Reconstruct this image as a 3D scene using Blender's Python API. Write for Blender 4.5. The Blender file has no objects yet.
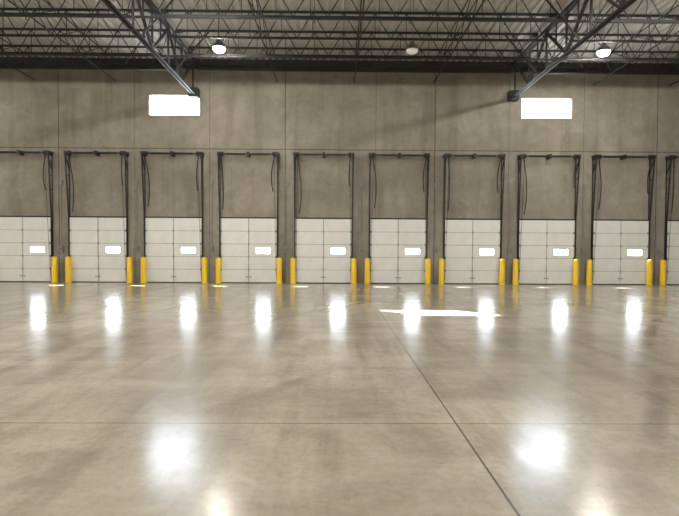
import bpy, math, random
from mathutils import Vector, Matrix
random.seed(7)
scene = bpy.context.scene
S = 0.0445
def PX(p): return (p-334)*S
def PZ(p): return (283-p)*S

# ---------------- mesh builder ----------------
class MB:
    def __init__(s): s.v=[]; s.f=[]; s.m=[]; s.sm=[]
    def add(s,vs,fs,m=0,smooth=False):
        b=len(s.v); s.v+= [tuple(v) for v in vs]
        for f in fs:
            s.f.append([b+i for i in f]); s.m.append(m); s.sm.append(smooth)
    def box(s,x0,x1,y0,y1,z0,z1,m=0):
        vs=[(x0,y0,z0),(x1,y0,z0),(x1,y1,z0),(x0,y1,z0),(x0,y0,z1),(x1,y0,z1),(x1,y1,z1),(x0,y1,z1)]
        s.add(vs,[(0,3,2,1),(4,5,6,7),(0,1,5,4),(1,2,6,5),(2,3,7,6),(3,0,4,7)],m)
    def beam(s,a,b,w,h=None,m=0):
        h=h or w; a=Vector(a); b=Vector(b); d=(b-a).normalized()
        up=Vector((0,0,1)) if abs(d.z)<0.95 else Vector((0,1,0))
        r=d.cross(up).normalized(); u=r.cross(d).normalized()
        vs=[]
        for p in (a,b):
            for (i,j) in ((-1,-1),(1,-1),(1,1),(-1,1)):
                vs.append(p+r*i*w/2+u*j*h/2)
        s.add(vs,[(0,1,2,3),(7,6,5,4),(0,4,5,1),(1,5,6,2),(2,6,7,3),(3,7,4,0)],m)
    def tube(s,a,b,r,n=12,m=0,r2=None,caps=True):
        r2=r if r2 is None else r2
        a=Vector(a); b=Vector(b); d=(b-a).normalized()
        up=Vector((0,0,1)) if abs(d.z)<0.95 else Vector((0,1,0))
        e=d.cross(up).normalized(); u=e.cross(d).normalized()
        vs=[]
        for p,rr in ((a,r),(b,r2)):
            for i in range(n):
                t=2*math.pi*i/n; vs.append(p+e*math.cos(t)*rr+u*math.sin(t)*rr)
        s.add(vs,[(i,(i+1)%n,n+(i+1)%n,n+i) for i in range(n)],m,True)
        if caps:
            s.add(vs[:n],[tuple(reversed(range(n)))],m); s.add(vs[n:],[tuple(range(n))],m)
    def lathe(s,prof,n=24,m=0,c=(0,0)):
        vs=[]
        for r,z in prof:
            for i in range(n):
                t=2*math.pi*i/n; vs.append((c[0]+r*math.cos(t),c[1]+r*math.sin(t),z))
        fs=[]
        for k in range(len(prof)-1):
            for i in range(n):
                fs.append((k*n+i,k*n+(i+1)%n,(k+1)*n+(i+1)%n,(k+1)*n+i))
        s.add(vs,fs,m,True)
    def mesh(s,name,mats):
        me=bpy.data.meshes.new(name); me.from_pydata(s.v,[],s.f)
        for mt in mats: me.materials.append(mt)
        me.polygons.foreach_set('material_index',s.m)
        me.polygons.foreach_set('use_smooth',s.sm)
        me.update(); return me
def obj(name,me,loc=(0,0,0),parent=None):
    o=bpy.data.objects.new(name,me); scene.collection.objects.link(o)
    o.location=loc
    if parent: o.parent=parent
    return o

# ---------------- materials ----------------
class NT:
    def __init__(s,name):
        s.mat=bpy.data.materials.new(name); s.mat.use_nodes=True
        s.n=s.mat.node_tree.nodes; s.l=s.mat.node_tree.links
        s.b=s.n['Principled BSDF']; s.out=s.n['Material Output']
    def new(s,t,**k):
        nd=s.n.new(t)
        for a,v in k.items(): setattr(nd,a,v)
        return nd
    def put(s,sock,v):
        if isinstance(v,bpy.types.NodeSocket): s.l.new(v,sock)
        else: sock.default_value=v
    def math(s,op,a,b=None,c=None,clamp=False):
        nd=s.new('ShaderNodeMath',operation=op,use_clamp=clamp); s.put(nd.inputs[0],a)
        if b is not None: s.put(nd.inputs[1],b)
        if c is not None: s.put(nd.inputs[2],c)
        return nd.outputs[0]
    def noise(s,vec,scale,detail=4,rough=.55,dist=0.0,stretch=None):
        if stretch:
            mp=s.new('ShaderNodeMapping'); s.l.new(vec,mp.inputs[0]); mp.inputs['Scale'].default_value=stretch; vec=mp.outputs[0]
        nd=s.new('ShaderNodeTexNoise'); s.l.new(vec,nd.inputs['Vector'])
        nd.inputs['Scale'].default_value=scale; nd.inputs['Detail'].default_value=detail
        nd.inputs['Roughness'].default_value=rough; nd.inputs['Distortion'].default_value=dist
        return nd.outputs['Fac']
    def rng(s,v,a,b,c,d):
        nd=s.new('ShaderNodeMapRange'); s.put(nd.inputs[0],v)
        for i,x in enumerate((a,b,c,d)): nd.inputs[i+1].default_value=x
        return nd.outputs[0]
    def mix(s,f,a,b,bt='MIX'):
        nd=s.new('ShaderNodeMix',data_type='RGBA',blend_type=bt)
        s.put(nd.inputs[0],f); s.put(nd.inputs[6],a); s.put(nd.inputs[7],b); return nd.outputs[2]
    def coord(s): return s.new('ShaderNodeTexCoord').outputs['Object']
    def sep(s,v):
        nd=s.new('ShaderNodeSeparateXYZ'); s.l.new(v,nd.inputs[0]); return nd.outputs
    def bump(s,h,strength,dist):
        nd=s.new('ShaderNodeBump'); nd.inputs['Strength'].default_value=strength; nd.inputs['Distance'].default_value=dist
        s.l.new(h,nd.inputs['Height']); s.l.new(nd.outputs[0],s.b.inputs['Normal'])
    def line(s,coord,x0,w):   # 1 on the line
        return s.math('LESS_THAN',s.math('ABSOLUTE',s.math('SUBTRACT',coord,x0)),w)
def C(r,g,b): return (r,g,b,1)

def simple(name,col,rough=.5,metal=0.0,var=.15,scale=6,emit=None):
    t=NT(name); c=t.coord(); n=t.noise(c,scale)
    dark=C(*[x*(1-var) for x in col]); lite=C(*[min(1,x*(1+var)) for x in col])
    t.put(t.b.inputs['Base Color'],t.mix(t.rng(n,.3,.7,0,1),dark,lite))
    t.b.inputs['Roughness'].default_value=rough; t.b.inputs['Metallic'].default_value=metal
    return t.mat

def concrete_wall(name,seams,reveal=None):
    t=NT(name); c=t.coord(); x,y,z=t.sep(c)
    big=t.noise(c,.35,5,.6); mid=t.noise(c,1.6,6,.65,.4); fine=t.noise(c,22,4,.6)
    strk=t.noise(c,1.0,5,.6,0,(1.6,1.6,.16))
    col=t.mix(t.rng(big,.34,.66,0,1),C(.235,.21,.168),C(.37,.337,.28))
    col=t.mix(t.rng(mid,.38,.68,0,.55),col,C(.185,.163,.13))
    col=t.mix(t.rng(strk,.5,.70,0,.55),col,C(.145,.126,.10))
    pale=t.noise(c,.8,6,.7,.8)
    col=t.mix(t.rng(pale,.56,.74,0,.35),col,C(.47,.44,.37))
    col=t.mix(t.rng(fine,.45,.75,0,.25),col,C(.14,.12,.095))
    pits=t.math('LESS_THAN',t.noise(c,9,2,.5),.25)
    col=t.mix(t.math('MULTIPLY',pits,.4),col,C(.07,.06,.05))
    m=None
    for i,(sx,w) in enumerate(seams):
        l=t.line(x,sx,w); m=l if m is None else t.math('MAXIMUM',m,l)
    if reveal:
        for rz in reveal:
            l=t.line(z,rz,.022); m=l if m is None else t.math('MAXIMUM',m,l)
    if m is not None:
        col=t.mix(t.math('MULTIPLY',m,.62),col,C(.03,.026,.02))
    t.put(t.b.inputs['Base Color'],col); t.b.inputs['Roughness'].default_value=.85
    t.bump(t.math('ADD',t.math('MULTIPLY',mid,.5),fine),.35,.01)
    return t.mat

def floor_mat():
    t=NT('polished_concrete'); c=t.coord(); x,y,z=t.sep(c)
    big=t.noise(c,.22,6,.6,.3); mid=t.noise(c,1.1,7,.65,.5); fine=t.noise(c,14,5,.65)
    dragy=t.noise(c,1.0,5,.6,0,(2.6,.18,1)); dragx=t.noise(c,1.0,5,.6,.2,(.25,1.7,1))
    col=t.mix(t.rng(big,.36,.64,0,1),C(.28,.247,.19),C(.47,.427,.35))
    col=t.mix(t.rng(mid,.4,.68,0,.65),col,C(.205,.176,.132))
    col=t.mix(t.rng(dragy,.5,.72,0,.6),col,C(.175,.148,.108))
    col=t.mix(t.rng(dragx,.5,.75,0,.4),col,C(.52,.475,.395))
    # tyre scuffs: thin dark arcs
    wv=t.new('ShaderNodeTexWave',wave_type='BANDS',bands_direction='X'); 
    mp=t.new('ShaderNodeMapping'); t.l.new(c,mp.inputs[0]); mp.inputs['Rotation'].default_value=(0,0,.55)
    t.l.new(mp.outputs[0],wv.inputs[0]); wv.inputs['Scale'].default_value=.09; wv.inputs['Distortion'].default_value=3.5; wv.inputs['Detail'].default_value=2; wv.inputs['Detail Scale'].default_value=.4
    tyre=t.math('MULTIPLY',t.rng(wv.outputs['Fac'],.985,1,0,1),t.rng(t.noise(c,.5,4,.6),.45,.65,0,.45))
    col=t.mix(tyre,col,C(.08,.07,.055))
    col=t.mix(t.rng(fine,.45,.8,0,.35),col,C(.13,.105,.075))
    spk=t.math('LESS_THAN',t.noise(c,30,3,.65),.315)
    col=t.mix(t.math('MULTIPLY',spk,.5),col,C(.07,.055,.04))
    # saw-cut joints
    m=None
    for jx in (1.17-14.3,1.17-7.15,1.17,1.17+7.15,1.17+14.3):
        l=t.line(x,jx,.009); m=l if m is None else t.math('MAXIMUM',m,l)
    for jy in (-2.9,-8.0,-12.9,-17.9,-22.9,-27.9,-32.9): m=t.math('MAXIMUM',m,t.line(y,jy,.007))
    col=t.mix(t.math('MULTIPLY',m,.75),col,C(.035,.03,.024))
    t.put(t.b.inputs['Base Color'],col)
    r=t.math('ADD',t.rng(mid,.3,.7,.135,.21),t.rng(dragy,.4,.8,0,.06))
    t.put(t.b.inputs['Roughness'],r)
    t.b.inputs['IOR'].default_value=1.5
    h=t.math('ADD',t.math('MULTIPLY',fine,.35),t.noise(c,3.0,2,.5))
    t.bump(h,.13,.012)
    return t.mat

PITCH=74.4
DOORX=[PX(323.5)+PITCH*S*k for k in range(-5,7)]
PIERX=[DOORX[0]-PITCH*S/2+PITCH*S*k for k in range(13)]
BAY=14.0; GX=[-6.15+BAY*k for k in (-1,0,1,2)]
X0,X1=GX[0],GX[3]; YB=-38.0; DECK=9.85; WT=.18
front_seams=[(PX(p),.022) for p in (-88,61,285,434,657,806)]+[(PX(p),.010) for p in (136,210,375,508,583)]
M_wall=concrete_wall('tilt_up_concrete',front_seams,[PZ(150)])
M_wall2=concrete_wall('tilt_up_concrete_plain',[],[PZ(150)])
M_floor=floor_mat()
M_steel=simple('dark_painted_steel',(.030,.030,.030),.65,.0)
M_track=simple('black_track_steel',(.035,.032,.03),.5,.4)
M_galv=simple('galvanised_steel',(.32,.32,.31),.4,.7)
M_white=simple('white_door_skin',(.72,.72,.69),.45,0,.05,2)
M_seam=simple('door_seam',(.10,.10,.095),.7)
M_rub=simple('black_rubber',(.02,.02,.02),.8)
M_yel=simple('safety_yellow',(.80,.52,.02),.4,0,.08)
M_deck=simple('white_roof_deck',(.54,.53,.51),.5,.0,.06,3)
M_red=simple('red_pipe',(.25,.05,.03),.5)
M_grey=simple('grey_box',(.2,.2,.2),.5)
M_asph=simple('outside_apron',(.5,.49,.46),.9)
def glass():
    t=NT('clear_glazing'); t.n.remove(t.b)
    tr=t.new('ShaderNodeBsdfTransparent'); gl=t.new('ShaderNodeBsdfGlossy'); gl.inputs['Roughness'].default_value=.05
    mx=t.new('ShaderNodeMixShader'); lw=t.new('ShaderNodeLayerWeight'); lw.inputs[0].default_value=.25
    t.l.new(t.math('MULTIPLY',lw.outputs['Fresnel'],.6),mx.inputs[0]); t.l.new(tr.outputs[0],mx.inputs[1]); t.l.new(gl.outputs[0],mx.inputs[2])
    t.l.new(mx.outputs[0],t.out.inputs[0]); return t.mat
M_glass=glass()
def emis(name,col,st):
    t=NT(name); t.b.inputs['Base Color'].default_value=C(.8,.8,.8)
    t.b.inputs['Emission Color'].default_value=C(*col); t.b.inputs['Emission Strength'].default_value=st
    return t.mat
M_lamp=emis('led_lens_lit',(1,.96,.88),580)
M_lampdim=emis('led_lens_dimmed',(1,.96,.88),340)
M_lampoff=emis('led_lens_off',(1,.95,.85),.1)

# ---------------- shell ----------------
b=MB(); b.box(X0-.3,X1+.3,YB-.3,WT,-.3,0); obj('floor',b.mesh('floor',[M_floor]))
OW=1.21; OT=2.80
CW=[(PX(150),PX(200)),(PX(520.5),PX(570.5))]; CZ0,CZ1=PZ(117),PZ(97)
b=MB()
xs=[X0-.3]
for dx in DOORX: xs+=[dx-OW,dx+OW]
xs.append(X1+.3)
for i in range(0,len(xs),2): b.box(xs[i],xs[i+1],0,WT,0,OT)
b.box(X0-.3,X1+.3,0,WT,OT,CZ0)
cxs=[X0-.3]
for a,c in CW: cxs+=[a,c]
cxs.append(X1+.3)
for i in range(0,len(cxs),2): b.box(cxs[i],cxs[i+1],0,WT,CZ0,CZ1)
b.box(X0-.3,X1+.3,0,WT,CZ1,DECK+.4)
obj('wall_front',b.mesh('wall_front',[M_wall]))
b=MB(); b.box(X0-.3,X1+.3,YB-.3,YB,0,DECK+.4); obj('wall_back',b.mesh('wall_back',[M_wall2]))
b=MB(); b.box(X0-.3,X0,YB,0,0,DECK+.4); obj('wall_left',b.mesh('wall_left',[M_wall2]))
b=MB(); b.box(X1,X1+.3,YB,0,0,DECK+.4); obj('wall_right',b.mesh('wall_right',[M_wall2]))
# corrugated deck
b=MB(); prof=[]; x=X0
while x<X1:
    prof+=[(x,DECK),(x+.09,DECK),(x+.12,DECK+.07),(x+.27,DECK+.07)]; x+=.30
vs=[];fs=[]
for (px,pz) in prof: vs+=[(px,0,pz),(px,YB,pz)]
for i in range(len(prof)-1): fs.append((2*i,2*i+2,2*i+3,2*i+1))
b.add(vs,fs); b.box(X0-.3,X1+.3,YB-.3,.25,DECK+.1,DECK+.4)
obj('ceiling',b.mesh('ceiling',[M_deck]))
b=MB(); b.box(-120,120,.6,150,-1.3,-1.2); obj('outside_ground',b.mesh('outside_ground',[M_asph]))

# clerestory windows
for i,(a,c) in enumerate(CW):
    e=obj(f'window_{i+1}',None,((a+c)/2,.10,(CZ0+CZ1)/2))
    w=(c-a)/2; h=(CZ1-CZ0)/2; b=MB(); f=.02
    b.box(-w,w,-.04,.04,-h,-h+f); b.box(-w,w,-.04,.04,h-f,h)
    b.box(-w,-w+f,-.04,.04,-h+f,h-f); b.box(w-f,w,-.04,.04,-h+f,h-f)
    obj('frame',b.mesh('frame',[M_galv]),parent=e)
    b=MB(); b.add([(-w+f,0,-h+f),(w-f,0,-h+f),(w-f,0,h-f),(-w+f,0,h-f)],[(0,1,2,3)])
    obj('glass',b.mesh('glass',[M_glass]),parent=e)

# ---------------- dock door ----------------
DW=1.245; DH=2.86; NR=5; rh=DH/NR
wx0,wx1,wz0,wz1=.645-.31,.645+.31,PZ(253.5),PZ(248)
b=MB(); ya,yb=-.085,-.035
for r in range(NR):
    z0=.03+r*(DH-.03)/NR+.007; z1=.03+(r+1)*(DH-.03)/NR-.007
    if z0<wz0<z1:
        zb=min(wz1,z1-.05)
        b.box(-DW,wx0,ya,yb,z0,z1); b.box(wx1,DW,ya,yb,z0,z1)
        b.box(wx0,wx1,ya,yb,z0,wz0); b.box(wx0,wx1,ya,yb,zb,z1)
        # window frame
        f=.03
        for q in ((wx0-f,wx1+f,wz0-f,wz0),(wx0-f,wx1+f,zb,zb+f),(wx0-f,wx0,wz0,zb),(wx1,wx1+f,wz0,zb)):
            b.box(q[0],q[1],ya-.012,ya,q[2],q[3],0)
        WZ=(wz0,zb)
        b.box(-DW,wx0-.01,yb,yb+.01,z0-.01,z1+.01,1); b.box(wx1+.01,DW,yb,yb+.01,z0-.01,z1+.01,1)
        b.box(wx0-.01,wx1+.01,yb,yb+.01,z0-.01,wz0-.01,1); b.box(wx0-.01,wx1+.01,yb,yb+.01,zb+.01,z1+.01,1)
    else:
        b.box(-DW,DW,ya,yb,z0,z1); b.box(-DW,DW,yb,yb+.01,z0-.01,z1+.01,1)
    # stiles and embossed ribs
    b.box(-.035,-.012,ya-.018,ya,z0,z1,0); b.box(.012,.035,ya-.018,ya,z0,z1,0)
    b.box(-.012,.012,ya-.004,ya,z0,z1,1)
    for sx in (-DW+.01,DW-.07): b.box(sx,sx+.06,ya-.018,ya,z0,z1,0)
    # hinges
    if r<NR-1:
        for hx in (-DW+.04,0,DW-.04): b.box(hx-.03,hx+.03,ya-.026,ya-.018,z1-.05,z1+.06,2)
    for sx,ex in ((-DW+.09,-.05),(.05,DW-.09)):
        if not (z0<wz0<z1 and sx>0):
            zc=(z0+z1)/2; b.box(sx,ex,ya-.006,ya,zc-.006,zc+.006,0)
b.box(-DW,DW,ya+.005,yb-.005,.0,.04,3)      # bottom rubber seal
b.box(-.12,.12,ya-.05,ya-.018,.25,.29,2)       # lift handle
me_panel=b.mesh('door_panel',[M_white,M_seam,M_galv,M_rub])
b=MB(); yg=(ya+yb)/2; b.add([(wx0,yg,WZ[0]),(wx1,yg,WZ[0]),(wx1,yg,WZ[1]),(wx0,yg,WZ[1])],[(0,1,2,3)])
me_dglass=b.mesh('door_glass',[M_glass])
# vertical lift tracks
TT=PZ(156)
def tracks(seed):
    rnd=random.Random(seed); b=MB()
    for sgn in (-1,1):
        x=sgn*(DW+.03)
        b.box(x-.02,x+.02,-.03,-.001,0,TT)
        b.beam((x,-.11,0),(x,-.11,DH),.035,.05)
        b.beam((x,-.11,DH),(x+sgn*.02,-.34,TT-.05),.04,.05)
        for k in range(9):
            z=.35+k*.62; yy=-.11 if z<DH else -.11-.23*(z-DH)/(TT-.05-DH)
            b.beam((x,-.005,z),(x,yy,z),.035,.03)
        b.beam((x,-.005,TT-.75),(x,-.36,TT-.1),.04,.04)
        # bearing plate
        b.box(x-.05,x+.05,-.40,-.002,TT-.10,TT+.07)
        # cable drum
        b.tube((x-sgn*.20,-.30,TT),(x-sgn*.07,-.30,TT),.095,16)
        b.tube((x-sgn*.14,-.37,TT),(x-sgn*.05,-.12,.2),.008,6)
        # hanging rope / hose, sagging
        pts=[]
        off=rnd.uniform(.05,.16)*sgn; L=rnd.uniform(1.2,2.6)
        for i in range(9):
            u=i/8; pts.append((x-sgn*.10-off*math.sin(u*math.pi*.8)*1.2,-.32+.12*u,TT-.05-L*u))
        for p,q in zip(pts,pts[1:]): b.tube(p,q,.022,6)
    b.tube((-DW-.1,-.30,TT),(DW+.1,-.30,TT),.018,8)
    # torsion springs
    for a,c in ((-.92,-.12),(.12,.92)):
        n=26
        for i in range(n):
            u=a+(c-a)*i/n; b.tube((u,-.30,TT),(u+(c-a)/n*.62,-.30,TT),.045,10)
    b.box(-.06,.06,-.36,-.001,TT-.09,TT+.09)
    b.box(-DW-.1,DW+.1,-.03,-.001,TT+.03,TT+.08)
    # jamb weather seal
    for sgn in (-1,1): b.box(sgn*DW-.015,sgn*DW+.015,-.10,-.032,0,DH,1)
    b.box(-DW,DW,-.10,-.001,DH+.002,DH+.05,1)
    return b.mesh('lift_tracks',[M_track,M_rub])
TR=[tracks(s) for s in range(3)]
for i,dx in enumerate(DOORX):
    e=obj(f'door_{i+1}',None,(dx,0,0))
    obj('panel',me_panel,parent=e); obj('glass',me_dglass,parent=e); obj('lift_tracks',TR[i%3],parent=e)

# bollards
b=MB()
prof=[(.0,.0),(.15,.0),(.15,.012),(.12,.012),(.12,1.08)]
for i in range(1,7):
    t=i/6*math.pi/2; prof.append((.12*math.cos(t),1.08+.06*math.sin(t)))
b.lathe(prof,20)
for k in range(4):
    t=math.pi/4+k*math.pi/2; b.tube((.135*math.cos(t),.135*math.sin(t),.012),(.135*math.cos(t),.135*math.sin(t),.03),.01,6,1)
me_bol=b.mesh('safety_bollard',[M_yel,M_galv])
for px in PIERX[1:-1]:
    for s in (-1,1): obj('safety_bollard',me_bol,(px*.988+s*.30,-.30,0))
# control boxes on piers with conduit
b=MB()
b.box(-.09,.09,-.09,-.001,1.35,1.62,0); b.box(-.05,-.02,-.10,-.09,1.45,1.5,1); b.box(.02,.05,-.10,-.09,1.45,1.5,2)
b.tube((0,-.025,1.62),(0,-.025,4.3),.012,8,0); b.box(-.07,.07,-.07,-.001,4.3,4.5,0)
me_ctl=b.mesh('door_control_box',[M_grey,M_red,M_track])
for px in PIERX[1:-1]: obj('door_control_box',me_ctl,(px+.02,0,0))

# ---------------- roof steel ----------------
JZB,JZT=8.88,9.78
def joist():
    b=MB(); L=BAY; n=12; pw=(L-.9)/n
    for s in (-.03,.03):
        b.box(.12,L-.12,s-.014,s+.014,JZT,JZT+.06)
        b.box(.45,L-.45,s-.014,s+.014,JZB,JZB+.06)
    b.box(.1,.35,-.06,.06,JZT-.04,JZT+.065); b.box(L-.35,L-.1,-.06,.06,JZT-.04,JZT+.065)
    x=.45
    b.tube((.2,0,JZT),(x,0,JZB+.03),.014,6)
    b.tube((L-.2,0,JZT),(L-.45,0,JZB+.03),.014,6)
    for i in range(n):
        a=x+i*pw
        b.tube((a,0,JZB+.03),(a+pw/2,0,JZT+.02),.017,6); b.tube((a+pw/2,0,JZT+.02),(a+pw,0,JZB+.03),.017,6)
        b.beam((a+pw/2,0,JZB+.03),(a+pw/2,0,JZT),.02,.02)
    return b.mesh('roof_joist',[M_steel])
mj=joist(); JY=[-1.4-1.65*k for k in range(22)]
for y in JY:
    for g in GX[:3]: obj('roof_joist',mj,(g,y,0))
def girder():
    b=MB(); L=18.7
    zt,zb=9.62,8.20
    for s in (-.065,.065):
        b.box(s-.045,s+.045,-L+.02,-.005,zt,zt+.10)
        b.box(s-.045,s+.045,-L+.02,-.3,zb,zb+.012); b.box(s-.006+(.039 if s<0 else -.039),s+.006+(.039 if s<0 else -.039),-L+.02,-.3,zb,zb+.09)
    ys=[-.35-1.65*k*1.0 for k in range(12) if .35+1.65*k<L-.2]
    for i,y in enumerate(ys):
        b.beam((0,y,zb+.05),(0,y,zt),.06,.06)
        if i<len(ys)-1:
            y2=ys[i+1]
            if i%2==0: b.beam((0,y,zt),(0,y2,zb+.05),.09,.07)
            else: b.beam((0,y,zb+.05),(0,y2,zt),.09,.07)
            ym=(y+y2)/2; b.beam((0,ym,(zt+zb)/2),(0,ym,zt),.04,.04)
    b.box(-.2,.2,-.38,-.001,zb-.1,zb+.3); b.box(-.2,.2,-.3,-.001,zt-.15,zt+.12)
    return b.mesh('roof_girder',[M_steel])
mg=girder()
for gx in GX[1:3]:
    for y in (0,-18.95): obj('roof_girder',mg,(gx,y,0))
b=MB(); b.box(-.13,.13,-.13,.13,.02,9.73); b.box(-.22,.22,-.22,.22,0,.02)
b.box(-.2,.2,-.2,.2,8.0,8.18)
mc=b.mesh('steel_column',[M_steel])
for gx in GX[1:3]: obj('steel_column',mc,(gx,-18.83,0))
# horizontal bridging
b=MB()
for x in [GX[0]+BAY*k+o for k in range(3) for o in (3.6,7.0,10.5)]:
    b.beam((x,-.01,JZB-.01),(x,YB+.3,JZB-.01),.035,.035)
    b.beam((x,-.01,JZT-.02),(x,YB+.3,JZT-.02),.03,.03)
    for y,y2 in list(zip(JY,JY[1:]))[::1]:
        b.beam((x,y,JZB+.03),(x,y2,JZT),.025,.025)
        b.beam((x,y,JZT),(x,y2,JZB+.03),.025,.025)
for gx in GX[1:3]:
    for y in JY[1::2]:
        for s in (-1,1): b.beam((gx+s*.06,y,8.3),(gx+s*1.35,y,JZT),.045,.045)
obj('joist_bridging',b.mesh('joist_bridging',[M_steel]))
# sprinkler pipes
b=MB()
for y in (-3.2,-6.5,-9.8,-16.2):
    b.tube((X0+.02,y,8.80),(X1-.02,y,8.80),.04,10)
    x=X0+1.5
    while x<X1:
        b.tube((x,y,8.76),(x,y,8.68),.014,6); b.tube((x,y,8.68),(x,y,8.675),.035,10)
        b.tube((x,y,8.8),(x,y,DECK-.002),.008,5); x+=3.0
obj('sprinkler_pipe',b.mesh('sprinkler_pipe',[M_steel]))
b=MB(); b.box(X0,X1,-.12,-.001,9.55,9.7); b.box(X0,X1,-.02,-.001,9.4,9.84)
obj('roof_ledger_angle',b.mesh('roof_ledger_angle',[M_steel]))

# high-bay lights
def lampmesh(mat):
    b=MB()
    b.lathe([(0.02,.30),(.09,.30),(.10,.26),(.12,.20),(.20,.10),(.235,.06),(.24,.0),(.215,-.0)],24,0)
    for k in range(12):
        t=k*math.pi/6; b.beam((.10*math.cos(t),.10*math.sin(t),.17),(.21*math.cos(t),.21*math.sin(t),.11),.012,.06,0)
    # frosted drop lens
    pr=[(.215*math.cos(i/6*math.pi/2),-.15*math.sin(i/6*math.pi/2)) for i in range(7)]
    pr=[(max(r,.002),z) for r,z in pr]; pr.reverse()
    b.lathe(pr,24,1)
    b.tube((0,0,.30),(0,0,DECK-.002-8.8),.01,6,0)
    return b.mesh('high_bay_light',[M_grey,mat])
lon,loff,ldim=lampmesh(M_lamp),lampmesh(M_lampoff),lampmesh(M_lampdim)
for k in range(8):
    y=-4.0-4.6*k
    for x in (-18.2,-4.2,9.8): obj('high_bay_light',ldim if k==0 else lon,(x,y,8.8))
    if k%2==0: obj('high_bay_light',loff,(2.8,y,8.8))

# ---------------- light ----------------
sd=bpy.data.lights.new('sun','SUN'); sd.energy=110; sd.angle=.009; sd.color=(1,.98,.93)
so=obj('sun',sd,(-20,30,25)); so.rotation_euler=Vector((9.82,-10.05,-7.88)).to_track_quat('-Z','Y').to_euler()
w=bpy.data.worlds.new('sky'); scene.world=w; w.use_nodes=True
bg=w.node_tree.nodes['Background']; bg.inputs[0].default_value=(.76,.87,1,1); bg.inputs[1].default_value=28
def portal(n,x,z,sx,sz,y):
    l=bpy.data.lights.new(n,'AREA'); l.shape='RECTANGLE'; l.size=sx; l.size_y=sz; l.cycles.is_portal=True
    o=obj(n,l,(x,y,z)); o.rotation_euler=(math.radians(-90),0,0)
for a,c in CW: portal('sky_portal',(a+c)/2,(CZ0+CZ1)/2,c-a,CZ1-CZ0,WT-.01)

# ---------------- camera ----------------
cd=bpy.data.cameras.new('camera'); cd.sensor_width=36; cd.lens=510/679*36; cd.clip_end=500
co=bpy.data.objects.new('camera',cd); scene.collection.objects.link(co)
R=Matrix.Rotation(math.radians(-.62),4,'Z')@Matrix.Rotation(math.radians(90-1.42),4,'X')@Matrix.Rotation(math.radians(.32),4,'Z')
co.matrix_world=Matrix.Translation((0,-22.7,1.69))@R
scene.camera=co
scene.view_settings.view_transform='Standard'
